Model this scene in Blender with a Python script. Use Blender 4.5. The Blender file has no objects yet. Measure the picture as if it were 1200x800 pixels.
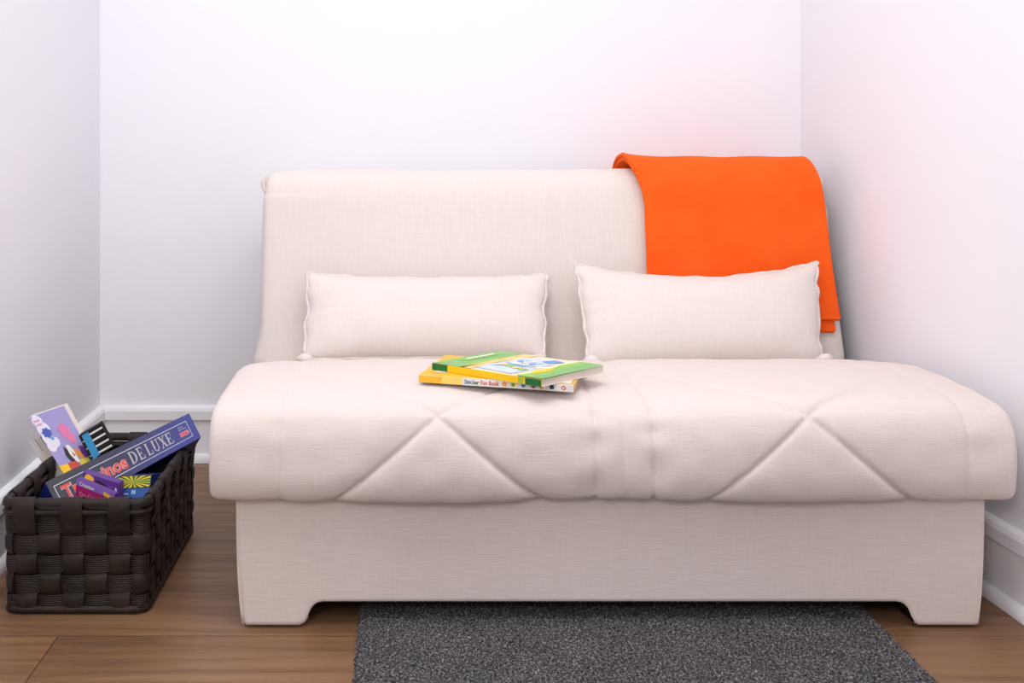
import bpy, math, random
import numpy as np
from mathutils import Vector

random.seed(4)
rng = np.random.default_rng(7)
S = bpy.context.scene
COL = S.collection
S.view_settings.view_transform = 'Standard'
S.view_settings.look = 'None'
S.view_settings.exposure = 0.0

# ------------------------------------------------------------------ camera
F, CX, CY, H = 1250.0, 470.0, 175.0, 0.861
cam = bpy.data.cameras.new('camera')
cam.sensor_width = 36.0
cam.lens = 36.0 * F / 1200.0
cam.shift_x = (600 - CX) / 1200.0
cam.shift_y = -(400 - CY) / 1200.0
cam.clip_start = 0.02
camo = bpy.data.objects.new('camera', cam)
camo.location = (0, 0, H)
camo.rotation_euler = (math.pi / 2, 0, 0)
COL.objects.link(camo)
S.camera = camo


def P(px, py, d):
    """point of the room seen at photo pixel (px,py), d metres in front of the camera"""
    return Vector(((px - CX) / F * d, d, H - (py - CY) / F * d))


# ------------------------------------------------------------------ helpers
def srgb(r, g, b):
    def f(c):
        c /= 255.0
        return c / 12.92 if c <= 0.04045 else ((c + 0.055) / 1.055) ** 2.4
    return (f(r), f(g), f(b), 1.0)


def new_mat(name, col, rough=0.6, spec=0.5):
    m = bpy.data.materials.new(name)
    m.use_nodes = True
    b = m.node_tree.nodes['Principled BSDF']
    b.inputs['Base Color'].default_value = col
    b.inputs['Roughness'].default_value = rough
    b.inputs['Specular IOR Level'].default_value = spec
    return m, m.node_tree.nodes, m.node_tree.links, b


def plain(name, rgb, rough=0.5, spec=0.4, var=0.04):
    """printed card / plastic: flat colour with a faint procedural mottling"""
    m, N, L, b = new_mat(name, srgb(*rgb), rough, spec)
    tc = N.new('ShaderNodeTexCoord')
    nz = N.new('ShaderNodeTexNoise')
    nz.inputs['Scale'].default_value = 60
    L.new(tc.outputs['Object'], nz.inputs['Vector'])
    hs = N.new('ShaderNodeHueSaturation')
    hs.inputs['Color'].default_value = srgb(*rgb)
    mr = N.new('ShaderNodeMapRange')
    mr.inputs['To Min'].default_value = 1 - var
    mr.inputs['To Max'].default_value = 1 + var
    L.new(nz.outputs['Fac'], mr.inputs['Value'])
    L.new(mr.outputs['Result'], hs.inputs['Value'])
    L.new(hs.outputs['Color'], b.inputs['Base Color'])
    return m


def link(name, mesh, parent=None, loc=(0, 0, 0)):
    o = bpy.data.objects.new(name, mesh)
    COL.objects.link(o)
    o.location = loc
    if parent:
        o.parent = parent
    return o


def tag(o, label=None, cat=None, group=None, kind=None):
    if label: o['label'] = label
    if cat: o['category'] = cat
    if group: o['group'] = group
    if kind: o['kind'] = kind
    return o


def empty(name, loc):
    o = bpy.data.objects.new(name, None)
    COL.objects.link(o)
    o.location = loc
    o.empty_display_size = 0.05
    return o


class MB:
    """collects polygons with material slots, builds ONE mesh object"""
    def __init__(s):
        s.v = []; s.f = []; s.fm = []; s.sm = []; s.mats = []

    def mi(s, m):
        if m not in s.mats: s.mats.append(m)
        return s.mats.index(m)

    def add(s, verts, faces, mat, smooth=False):
        o = len(s.v); k = s.mi(mat)
        s.v += [tuple(p) for p in verts]
        for f in faces:
            s.f.append(tuple(i + o for i in f)); s.fm.append(k); s.sm.append(smooth)

    def grid(s, A, mat, smooth=True, cu=False, cv=False):
        """A: (n,m,3) array"""
        n, m = A.shape[:2]
        F_ = []
        for i in range(n if cu else n - 1):
            i2 = (i + 1) % n
            for j in range(m if cv else m - 1):
                j2 = (j + 1) % m
                F_.append((i * m + j, i2 * m + j, i2 * m + j2, i * m + j2))
        s.add(A.reshape(-1, 3).tolist(), F_, mat, smooth)

    def tube(s, pts, r, mat, n=8, closed=False):
        pts = [Vector(p) for p in pts]
        R = []
        up = Vector((0.13, 0.27, 0.95)).normalized()
        for i, p in enumerate(pts):
            a = pts[i - 1] if (i > 0 or closed) else p
            b = pts[(i + 1) % len(pts)] if (i < len(pts) - 1 or closed) else p
            t = (b - a).normalized()
            x = t.cross(up)
            if x.length < 1e-4: x = t.cross(Vector((1, 0, 0)))
            x.normalize(); y = t.cross(x)
            rr = r[i] if hasattr(r, '__len__') else r
            R.append([tuple(p + x * rr * math.cos(q) + y * rr * math.sin(q))
                      for q in [2 * math.pi * k / n for k in range(n)]])
        A = np.array(R)
        s.grid(A, mat, True, closed, True)
        if not closed:
            o = len(s.v) - len(pts) * n; k = s.mi(mat)
            s.f.append(tuple(o + q for q in range(n))); s.fm.append(k); s.sm.append(False)
            e = o + (len(pts) - 1) * n
            s.f.append(tuple(e + q for q in reversed(range(n)))); s.fm.append(k); s.sm.append(False)

    def hexa(s, c, mat):
        """c: 4 front corners TL,TR,BR,BL then 4 back corners, one material or 6 (front,back,top,right,bottom,left)"""
        fs = [(0, 3, 2, 1), (4, 5, 6, 7), (0, 1, 5, 4), (1, 2, 6, 5), (2, 3, 7, 6), (3, 0, 4, 7)]
        if not isinstance(mat, (list, tuple)): mat = [mat] * 6
        for f, m in zip(fs, mat):
            s.add([c[i] for i in f], [(0, 1, 2, 3)], m)

    def build(s, name, parent=None, origin=None, bevel=0.0, seg=2):
        me = bpy.data.meshes.new(name)
        if origin is None:
            if parent: origin = tuple(parent.matrix_world.translation) if False else tuple(parent.location)
            else:
                a = np.array(s.v); mn = a.min(0); mx = a.max(0)
                origin = ((mn[0] + mx[0]) / 2, (mn[1] + mx[1]) / 2, mn[2])
        og = np.array(origin)
        me.from_pydata((np.array(s.v) - og).tolist(), [], s.f)
        for m in s.mats: me.materials.append(m)
        me.polygons.foreach_set('material_index', s.fm)
        me.polygons.foreach_set('use_smooth', s.sm)
        me.update()
        o = link(name, me, parent, (0, 0, 0) if parent else origin)
        if bevel:
            weld = o.modifiers.new('weld', 'WELD'); weld.merge_threshold = 0.00005
            b = o.modifiers.new('bevel', 'BEVEL'); b.width = bevel; b.segments = seg
            b.limit_method = 'ANGLE'; b.angle_limit = math.radians(40)
        return o


class Face:
    """a flat printed face: u to the right (0..1), v down (0..1)"""
    def __init__(s, TL, TR, BR, BL, eps=0.0005):
        s.c = [Vector(x) for x in (TL, TR, BR, BL)]
        s.n = (s.c[3] - s.c[0]).cross(s.c[1] - s.c[0]).normalized()
        s.e = eps

    def p(s, u, v, lift=1.0):
        TL, TR, BR, BL = s.c
        q = (TL * (1 - u) + TR * u) * (1 - v) + (BL * (1 - u) + BR * u) * v
        return q + s.n * s.e * lift

    def poly(s, mb, pts, mat, lift=1.0):
        mb.add([s.p(u, v, lift) for u, v in pts], [tuple(range(len(pts)))], mat)

    def rect(s, mb, u0, v0, u1, v1, mat, lift=1.0):
        s.poly(mb, [(u0, v0), (u0, v1), (u1, v1), (u1, v0)], mat, lift)

    def disc(s, mb, u, v, ru, rv, mat, lift=1.0, n=20, wob=0.0, ph=0.0, k=5):
        s.poly(mb, [(u + ru * (1 + wob * math.sin(k * a + ph)) * math.cos(a), v - rv * (1 + wob * math.sin(k * a + ph)) * math.sin(a))
                    for a in [2 * math.pi * i / n for i in range(n)]], mat, lift)

    def text(s, mb, txt, u0, v0, u1, v1, mat, lift=2.0, bold=0.0, shear=0.0):
        V, Fc = text_mesh(txt, bold, shear)
        if not len(V): return
        mn = V.min(0); mx = V.max(0)
        pts = []
        for x, y in V:
            u = u0 + (x - mn[0]) / (mx[0] - mn[0]) * (u1 - u0)
            v = v1 - (y - mn[1]) / (mx[1] - mn[1]) * (v1 - v0)
            pts.append(s.p(u, v, lift))
        mb.add(pts, Fc, mat)


_tc = {}
def text_mesh(txt, bold, shear):
    key = (txt, bold, shear)
    if key in _tc: return _tc[key]
    cu = bpy.data.curves.new('lettering', 'FONT')
    cu.body = txt; cu.offset = bold; cu.shear = shear; cu.resolution_u = 3
    ob = bpy.data.objects.new('lettering', cu)
    COL.objects.link(ob)
    dg = bpy.context.evaluated_depsgraph_get()
    me = ob.evaluated_get(dg).to_mesh()
    V = np.array([(v.co.x, v.co.y) for v in me.vertices])
    Fc = [tuple(p.vertices) for p in me.polygons]
    ob.evaluated_get(dg).to_mesh_clear()
    bpy.data.objects.remove(ob); bpy.data.curves.remove(cu)
    _tc[key] = (V, Fc)
    return V, Fc


# ------------------------------------------------------------------ materials
def wall_material(name, rgb):
    m, N, L, b = new_mat(name, srgb(*rgb), 0.75, 0.25)
    tc = N.new('ShaderNodeTexCoord')
    nz = N.new('ShaderNodeTexNoise'); nz.inputs['Scale'].default_value = 130; nz.inputs['Detail'].default_value = 4
    bp = N.new('ShaderNodeBump'); bp.inputs['Strength'].default_value = 0.05; bp.inputs['Distance'].default_value = 0.002
    L.new(tc.outputs['Object'], nz.inputs['Vector'])
    L.new(nz.outputs['Fac'], bp.inputs['Height'])
    L.new(bp.outputs['Normal'], b.inputs['Normal'])
    return m


def fabric_material(name, rgb, across=1.0, along=0.6, bump=0.35):
    """linen with slubs: long horizontal threads (across) and upright ones (along)"""
    m, N, L, b = new_mat(name, srgb(*rgb), 0.9, 0.15)
    b.inputs['Sheen Weight'].default_value = 0.12
    b.inputs['Sheen Roughness'].default_value = 0.5
    tc = N.new('ShaderNodeTexCoord')
    outs = []
    for sc in ((22, 360, 360), (360, 22, 22)):
        mp = N.new('ShaderNodeMapping'); mp.inputs['Scale'].default_value = sc
        nz = N.new('ShaderNodeTexNoise'); nz.inputs['Scale'].default_value = 1.0; nz.inputs['Detail'].default_value = 2.5
        L.new(tc.outputs['Object'], mp.inputs['Vector']); L.new(mp.outputs['Vector'], nz.inputs['Vector'])
        outs.append(nz.outputs['Fac'])
    def mul(a, k):
        q = N.new('ShaderNodeMath'); q.operation = 'MULTIPLY'; q.inputs[1].default_value = k
        L.new(a, q.inputs[0]); return q.outputs[0]
    ad = N.new('ShaderNodeMath'); ad.operation = 'ADD'
    L.new(mul(outs[0], across), ad.inputs[0]); L.new(mul(outs[1], along), ad.inputs[1])
    mr = N.new('ShaderNodeMapRange')
    mid = (across + along) / 2
    mr.inputs['From Min'].default_value = mid * 0.6; mr.inputs['From Max'].default_value = mid * 1.4
    mr.inputs['To Min'].default_value = 0.95; mr.inputs['To Max'].default_value = 1.035
    L.new(ad.outputs[0], mr.inputs['Value'])
    hs = N.new('ShaderNodeHueSaturation'); hs.inputs['Color'].default_value = srgb(*rgb)
    L.new(mr.outputs['Result'], hs.inputs['Value'])
    L.new(hs.outputs['Color'], b.inputs['Base Color'])
    bp = N.new('ShaderNodeBump'); bp.inputs['Strength'].default_value = bump; bp.inputs['Distance'].default_value = 0.0012
    L.new(ad.outputs[0], bp.inputs['Height']); L.new(bp.outputs['Normal'], b.inputs['Normal'])
    return m


M_wall = wall_material('wall_paint', (247, 246, 251))
M_ceil = wall_material('ceiling_paint', (248, 248, 250))
M_trim = wall_material('trim_paint', (250, 249, 252))
M_linen = fabric_material('cream_linen', (228, 215, 209), 1.0, 0.4, 0.34)
M_linen_back = fabric_material('cream_linen_upright', (233, 223, 216), 0.5, 0.8, 0.14)
M_cush = fabric_material('cream_cushion_linen', (233, 222, 216), 0.8, 0.8, 0.14)
M_under_shade = plain('under_shade_dark', (30, 27, 25), 0.95, 0.1)  # near-black: the shade under the base is put into the colour


def wood_material():
    m, N, L, b = new_mat('laminate_floor', srgb(150, 110, 78), 0.42, 0.4)
    tc = N.new('ShaderNodeTexCoord')
    br = N.new('ShaderNodeTexBrick')
    br.offset = 0.37; br.offset_frequency = 2
    br.inputs['Color1'].default_value = (0.25, 0.25, 0.25, 1); br.inputs['Color2'].default_value = (0.75, 0.75, 0.75, 1)
    br.inputs['Mortar'].default_value = (0, 0, 0, 1)
    br.inputs['Scale'].default_value = 1.0; br.inputs['Mortar Size'].default_value = 0.0011
    br.inputs['Mortar Smooth'].default_value = 0.2
    br.inputs['Brick Width'].default_value = 1.28; br.inputs['Row Height'].default_value = 0.190
    mp0 = N.new('ShaderNodeMapping'); mp0.inputs['Location'].default_value = PLANK_OFFSET
    L.new(tc.outputs['Object'], mp0.inputs['Vector']); L.new(mp0.outputs['Vector'], br.inputs['Vector'])
    # grain, shifted for every plank
    sc = N.new('ShaderNodeVectorMath'); sc.operation = 'SCALE'; sc.inputs['Scale'].default_value = 7.0
    L.new(br.outputs['Color'], sc.inputs[0])
    ad = N.new('ShaderNodeVectorMath'); ad.operation = 'ADD'
    L.new(tc.outputs['Object'], ad.inputs[0]); L.new(sc.outputs[0], ad.inputs[1])
    def noise(scale, detail, dist=0.0):
        mp = N.new('ShaderNodeMapping'); mp.inputs['Scale'].default_value = scale
        nz = N.new('ShaderNodeTexNoise'); nz.inputs['Scale'].default_value = 1.0
        nz.inputs['Detail'].default_value = detail; nz.inputs['Distortion'].default_value = dist
        L.new(ad.outputs[0], mp.inputs['Vector']); L.new(mp.outputs['Vector'], nz.inputs['Vector'])
        return nz.outputs['Fac']
    g1 = noise((1.6, 20, 1), 5, 1.2)
    g2 = noise((5, 190, 1), 3, 0.4)
    g3 = noise((14, 45, 1), 4, 2.0)
    r1 = N.new('ShaderNodeValToRGB')
    e = r1.color_ramp.elements
    e[0].position = 0.26; e[0].color = srgb(108, 79, 58)
    e[1].position = 0.76; e[1].color = srgb(158, 121, 88)
    k = r1.color_ramp.elements.new(0.5); k.color = srgb(138, 102, 73)
    L.new(g1, r1.inputs['Fac'])
    def mixc(fac, col, mode, src, amt=None):
        mx = N.new('ShaderNodeMix'); mx.data_type = 'RGBA'; mx.blend_type = mode
        L.new(src, mx.inputs['A'])
        if isinstance(col, tuple): mx.inputs['B'].default_value = col
        else: L.new(col, mx.inputs['B'])
        if isinstance(fac, float): mx.inputs['Factor'].default_value = fac
        else: L.new(fac, mx.inputs['Factor'])
        return mx.outputs['Result']
    def ramp(src, p0, p1, c0=(0, 0, 0, 1), c1=(1, 1, 1, 1)):
        r = N.new('ShaderNodeValToRGB')
        r.color_ramp.elements[0].position = p0; r.color_ramp.elements[0].color = c0
        r.color_ramp.elements[1].position = p1; r.color_ramp.elements[1].color = c1
        L.new(src, r.inputs['Fac']); return r.outputs['Color']
    c = mixc(0.28, ramp(g2, 0.35, 0.65, (0.6, 0.6, 0.6, 1), (1.1, 1.1, 1.1, 1)), 'MULTIPLY', r1.outputs['Color'])
    c = mixc(0.30, ramp(g3, 0.66, 0.74, (1, 1, 1, 1), (0.45, 0.42, 0.40, 1)), 'MULTIPLY', c)
    c = mixc(0.35, ramp(br.outputs['Color'], 0.2, 0.8, (0.75, 0.75, 0.75, 1), (1.1, 1.1, 1.1, 1)), 'MULTIPLY', c)
    c = mixc(br.outputs['Fac'], srgb(52, 38, 30), 'MIX', c)
    L.new(c, b.inputs['Base Color'])
    bp = N.new('ShaderNodeBump'); bp.inputs['Strength'].default_value = 0.12; bp.inputs['Distance'].default_value = 0.001
    L.new(g2, bp.inputs['Height']); L.new(bp.outputs['Normal'], b.inputs['Normal'])
    return m


# ------------------------------------------------------------------ room
YB = 2.95                 # back wall
XL = -0.833               # left wall
YF = -1.6                 # the room runs on behind the camera
def xr(y): return 1.105 + (YB - y) * 0.047     # right wall, a touch out of square
ZC = 2.45
PLANK_OFFSET = (0.607 + 1.28 * 3, -1.888 + 0.19 * 20, 0)
M_wood = wood_material()

def slab(name, quad, thick, mat):
    a = [Vector(q) for q in quad]
    mb = MB()
    t = Vector(thick)
    mb.hexa(a + [p + t for p in a], mat)
    o = mb.build(name, origin=(0, 0, 0)); tag(o, kind='structure'); return o

slab('floor', [(XL - .1, YB + .1, 0), (1.45, YB + .1, 0), (1.45, YF, 0), (XL - .1, YF, 0)], (0, 0, -.1), M_wood)
slab('wall_back', [(XL - .1, YB, ZC), (1.25, YB, ZC), (1.25, YB, 0), (XL - .1, YB, 0)], (0, .1, 0), M_wall)
slab('wall_left', [(XL, YF, ZC), (XL, YB, ZC), (XL, YB, 0), (XL, YF, 0)], (-.1, 0, 0), M_wall)
slab('wall_right', [(xr(YB), YB, ZC), (xr(YF), YF, ZC), (xr(YF), YF, 0), (xr(YB), YB, 0)], (.1, 0, 0), M_wall)
slab('ceiling', [(XL - .1, YF, ZC), (1.45, YF, ZC), (1.45, YB + .1, ZC), (XL - .1, YB + .1, ZC)], (0, 0, .1), M_ceil)

def skirting(name, a, b, inward, prof, m=M_trim):
    """profile (out from wall, z) swept from a to b along the wall"""
    a = Vector(a); b = Vector(b); n = Vector(inward)
    A = np.array([[tuple(p + n * o + Vector((0, 0, z))) for (o, z) in prof] for p in (a, b)])
    mb = MB(); mb.grid(A, m, False, False, True)
    k = len(prof)
    o_ = len(mb.v) - 2 * k
    mb.f.append(tuple(range(o_, o_ + k))); mb.fm.append(0); mb.sm.append(False)
    mb.f.append(tuple(reversed(range(o_ + k, o_ + 2 * k)))); mb.fm.append(0); mb.sm.append(False)
    o = mb.build(name, origin=(0, 0, 0)); tag(o, kind='structure'); return o

board = [(0, 0), (.010, 0), (.010, .112), (.020, .118), (.020, .142), (.016, .150), (.004, .154), (0, .154)]
shoe = [(.0102, 0.0005)] + [(.0102 + .016 * math.cos(t), .0005 + .023 * math.sin(t)) for t in [math.pi / 2 * i / 6 for i in range(7)]]
nr = Vector((-1, -0.047, 0)).normalized()
for nm, pr in (('baseboard', board), ('trim', shoe)):
    skirting('baseboard_back' if nm == 'baseboard' else 'trim_1', (XL, YB, 0), (xr(YB), YB, 0), (0, -1, 0), pr)
    skirting('baseboard_left' if nm == 'baseboard' else 'trim_2', (XL, YF, 0), (XL, YB, 0), (1, 0, 0), pr)
    skirting('baseboard_right' if nm == 'baseboard' else 'trim_3', (xr(YB), YB, 0), (xr(YF), YF, 0), nr, pr)

# ------------------------------------------------------------------ sofa bed
SX0, SX1 = -0.338, 1.086      # mattress width
SXC = (SX0 + SX1) / 2
BY = 1.916                    # front of the base
BX0, BX1 = -0.298, 1.050
sofa = empty('sofa_bed', (SXC, 2.35, 0))
tag(sofa, 'cream linen two-seater sofa bed with quilted seat mattress against the back wall', 'sofa')

# --- base with the two feet left by a shallow arch
def base_profile():
    pts = [(BX0, .246), (BX0 + .003, .12), (BX0 + .014, .004)]
    fx0, fx1 = BX0 + .126, BX1 - .128
    pts += [(fx0 - .010, .004), (fx0, .010), (fx0 + .006, .020)]
    pts += [(fx0 + .008 + .024 * (1 - math.cos(t)), .020 + .026 * math.sin(t)) for t in [math.pi / 2 * i / 5 for i in range(1, 6)]]
    right = [(BX1, .246), (BX1 - .002, .12), (BX1 - .009, .004), (fx1 + .010, .004), (fx1, .010), (fx1 - .006, .020)]
    right += [(fx1 - .008 - .024 * (1 - math.cos(t)), .020 + .026 * math.sin(t)) for t in [math.pi / 2 * i / 5 for i in range(1, 6)]]
    return pts + right[::-1]
prof = base_profile()
mb = MB()
BYB = 2.80
n = len(prof)
fr = [(x, BY, z) for x, z in prof]; bk = [(x, BYB, z) for x, z in prof]
mb.add(fr, [tuple(range(n))], M_linen)
mb.add(bk, [tuple(reversed(range(n)))], M_linen)
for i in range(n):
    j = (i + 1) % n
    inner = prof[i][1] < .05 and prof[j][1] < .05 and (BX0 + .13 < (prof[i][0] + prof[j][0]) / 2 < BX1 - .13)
    mb.add([fr[i], bk[i], bk[j], fr[j]], [(0, 1, 2, 3)], M_under_shade if inner else M_linen, False)
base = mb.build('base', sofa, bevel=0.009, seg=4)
# piping up the front corners of the base
for sx, e in ((BX0 + .004, 1), (BX1 - .004, -1)):
    mb = MB()
    mb.tube([(sx + e * (.000 + .010 * (1 - k / 10) ** 3), BY + .003, .008 + .232 * k / 10) for k in range(11)], .0028, M_linen)
    mb.build('piping', sofa)

# --- quilted seat mattress
def resample(pts, n, w=None):
    p = np.array(pts, float)
    # Catmull-Rom
    out = []
    k = len(p)
    for i in range(k - 1):
        p0 = p[max(i - 1, 0)]; p1 = p[i]; p2 = p[i + 1]; p3 = p[min(i + 2, k - 1)]
        for t in np.linspace(0, 1, 24, endpoint=False):
            out.append(0.5 * ((2 * p1) + (-p0 + p2) * t + (2 * p0 - 5 * p1 + 4 * p2 - p3) * t ** 2 + (-p0 + 3 * p1 - 3 * p2 + p3) * t ** 3))
    out.append(p[-1]); out = np.array(out)
    d = np.r_[0, np.cumsum(np.linalg.norm(np.diff(out, axis=0), axis=1))]
    s = np.linspace(0, d[-1], n)
    return np.stack([np.interp(s, d, out[:, c]) for c in range(out.shape[1])], 1), s

seat_prof = [(2.30, .2478), (1.97, .2472), (1.925, .246), (1.895, .241), (1.878, .252), (1.868, .285), (1.868, .325), (1.874, .362), (1.890, .391),
             (1.922, .409), (1.98, .418), (2.10, .422), (2.22, .418), (2.34, .400), (2.42, .378), (2.52, .355), (2.60, .340)]
SN = 300
sp, ss = resample(seat_prof, SN)
tan = np.gradient(sp, axis=0); tan /= np.linalg.norm(tan, axis=1)[:, None]
nrm = np.stack([-tan[:, 1], tan[:, 0]], 1)          # outward (y,z)
# close underneath / at the rear inside the sofa
XN = 420
uu = np.linspace(-1, 1, XN)
uu = np.sign(uu) * (np.abs(uu) ** 0.92)
Xg = SXC + uu * (SX1 - SX0) / 2
i0 = int(np.argmin(np.abs(sp[:, 1] - .389) + (sp[:, 0] > 1.95) * 9 + (sp[:, 0] < 1.87) * 0))
s0 = ss[i0]
PAN = [(-.215, .343), (.445, .995)]
edge = np.minimum(Xg - SX0, SX1 - Xg)               # distance from the ends
XX, SSg = np.meshgrid(Xg, ss, indexing='ij')
quilt = np.zeros_like(XX)
half = .238
for a, b in PAN:
    c = (a + b) / 2; hw = (b - a) / 2
    inside = (XX >= a) & (XX <= b)
    t = np.abs(((SSg - s0) / half + 1) % 2 - 1)
    dist = np.abs(np.abs(XX - c) / hw - t) * hw * .72
    fade = np.where(SSg > s0, np.clip(1.0 - (SSg - s0) / .30, .25, 1), 1)
    quilt -= np.where(inside, (.0055 * np.exp(-(dist / .0045) ** 1.3) + .0062 * np.exp(-dist / .026)) * fade, 0)
    quilt += np.where(inside, .007 * np.clip(1 - ((XX - c) / hw) ** 4, 0, 1) * np.clip(1 - (SSg - s0) / .12, .25, 1), 0)
front = np.exp(-((SSg - (s0 - .06)) / .12) ** 2)
for sx, amp, pk in ((-.215, .0022, .0011), (.343, .0062, .0030), (.392, .0026, 0), (.445, .0062, .0030), (.995, .0022, .0011)):
    dd = np.abs(XX - sx)
    quilt -= amp * np.exp(-(dd / .0035) ** 1.3) * (.35 + .65 * front) + amp * .5 * np.exp(-dd / .02)
    quilt += pk * np.sin(SSg * 105 + sx * 40 + 1.2 * np.sin(SSg * 33)) * np.exp(-dd / .022) * front
# soft irregularity of the filling
def lumps(x, y, seed, fmin, fmax, k=10):
    r = np.random.default_rng(seed); q = 0
    for _ in range(k):
        f = r.uniform(fmin, fmax); a = r.uniform(0, 6.28); ph = r.uniform(0, 6.28)
        q = q + np.sin(f * (np.cos(a) * x + np.sin(a) * y) + ph)
    return q / k ** .5
quilt += .0020 * lumps(XX, SSg, 3, 6, 26) * np.clip(1 - (SSg - s0) / .12, .5, 1)
quilt += .0006 * lumps(XX, SSg, 5, 40, 110)
# crown across the width on the top, low towards the ends
e = edge[:, None]
endf = np.clip(e / .020, 0, 1)
rnd = np.sqrt(np.clip(1 - (1 - endf) ** 2, 0, 1))
soft = 1 - np.exp(-e / .06)
topw = np.clip((SSg - (s0 - .03)) / .10, 0, 1)
A = np.zeros((XN, SN, 3))
off = quilt - (1 - rnd) * .011 - (1 - soft) * .011 * topw
A[:, :, 0] = XX
A[:, :, 1] = sp[None, :, 0] + nrm[None, :, 0] * off
A[:, :, 2] = np.maximum(sp[None, :, 1] + nrm[None, :, 1] * off, .2465 - .01 * (sp[None, :, 0] < 1.93))
mb = MB(); mb.grid(A, M_linen)
# end caps, slightly bulged
for k, sgn in ((0, -1), (XN - 1, 1)):
    ring = A[k]
    c = ring.mean(0)
    rows = [ring]
    for q in (.93, .82, .6, .3, .02):
        rr = c + (ring - c) * q
        rr[:, 0] = ring[:, 0] + sgn * .010 * (1 - q ** 4)
        rows.append(rr)
    mb.grid(np.array(rows), M_linen)
seat = mb.build('seat_mattress', sofa)

# --- backrest mattress
back_prof = [(2.60, .300), (2.595, .335), (2.598, .38), (2.612, .46), (2.632, .57), (2.650, .68), (2.662, .745), (2.680, .784), (2.712, .805), (2.752, .809),
             (2.800, .797), (2.832, .765), (2.845, .70), (2.845, .55), (2.835, .30)]
BN = 200
bp_, bs = resample(back_prof, BN)
bt = np.gradient(bp_, axis=0); bt /= np.linalg.norm(bt, axis=1)[:, None]
bnr = np.stack([-bt[:, 1], bt[:, 0]], 1)
def back_surface(X, s, off):
    """point on the backrest cover, s along the profile, off outwards"""
    y = np.interp(s, bs, bp_[:, 0]) + np.interp(s, bs, bnr[:, 0]) * off
    z = np.interp(s, bs, bp_[:, 1]) + np.interp(s, bs, bnr[:, 1]) * off
    return X, y, z
def s_of_z(z):           # front side
    k = BN // 2
    ii = int(np.argmax(bp_[:, 1]))
    return float(np.interp(z, bp_[:ii, 1], bs[:ii]))
XB0, XB1 = -.345, 1.086
xn = 260
uu = np.linspace(-1, 1, xn); uu = np.sign(uu) * np.abs(uu) ** .92
Xb = (XB0 + XB1) / 2 + uu * (XB1 - XB0) / 2
XX, SB = np.meshgrid(Xb, bs, indexing='ij')
ed = np.minimum(Xb - XB0, XB1 - Xb)[:, None]
r = np.sqrt(np.clip(1 - (1 - np.clip(ed / .03, 0, 1)) ** 2, 0, 1))
off = -(1 - r) * .018 - .010 * np.exp(-ed / .05) * (SB > bs[-1] * .4)
for sx, am in ((.343, .0018), (.392, .0010), (.445, .0018)):
    off = off - am * np.exp(-(np.abs(XX - sx) / .006) ** 1.2)
off = off + .0016 * lumps(XX, SB, 8, 4, 16) + .0004 * lumps(XX, SB, 9, 30, 70)
zz = np.interp(bs, bs, bp_[:, 1])[None, :]
A = np.zeros((xn, BN, 3))
A[:, :, 0], A[:, :, 1], A[:, :, 2] = back_surface(XX, SB, off)
# the cover narrows upwards on the right and flares at the bottom left corner
A[:, :, 0] -= np.clip((XX - .7) / .37, 0, 1) * np.clip((zz - .36) / .45, 0, 1) * .031
A[:, :, 0] -= np.exp(-(XX - XB0) / .03) * (.016 * np.clip((.43 - zz) / .08, 0, 1) ** 1.5) * (SB < bs[-1] * .5)
mb = MB(); mb.grid(A, M_linen_back)
for k, sgn in ((0, -1), (xn - 1, 1)):
    ring = A[k]; c = ring.mean(0); rows = [ring]
    for q in (.92, .8, .55, .25, .02):
        rr = c + (ring - c) * q
        x_in = np.median(ring[:, 0])
        rr[:, 0] = x_in + (ring[:, 0] - x_in) * max(0, q * 6 - 5) + sgn * .006 * (1 - q ** 4)
        rows.append(rr)
    mb.grid(np.array(rows), M_linen_back)
mb.build('backrest', sofa)
# gathered ears of the cover at the two top corners
for sx, e in ((XB0, -1), (XB1 - .031, 1)):
    mb = MB()
    pts = [(sx + e * (-.004 + .0075 * math.sin(math.pi * k / 8)), 2.690 + .004 * k / 8, .752 + .045 * k / 8) for k in range(9)]
    mb.tube(pts, [.0015 + .0045 * math.sin(math.pi * (.1 + .8 * k / 8)) for k in range(9)], M_linen_back, 8)
    mb.build('cover_corner', sofa)

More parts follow.
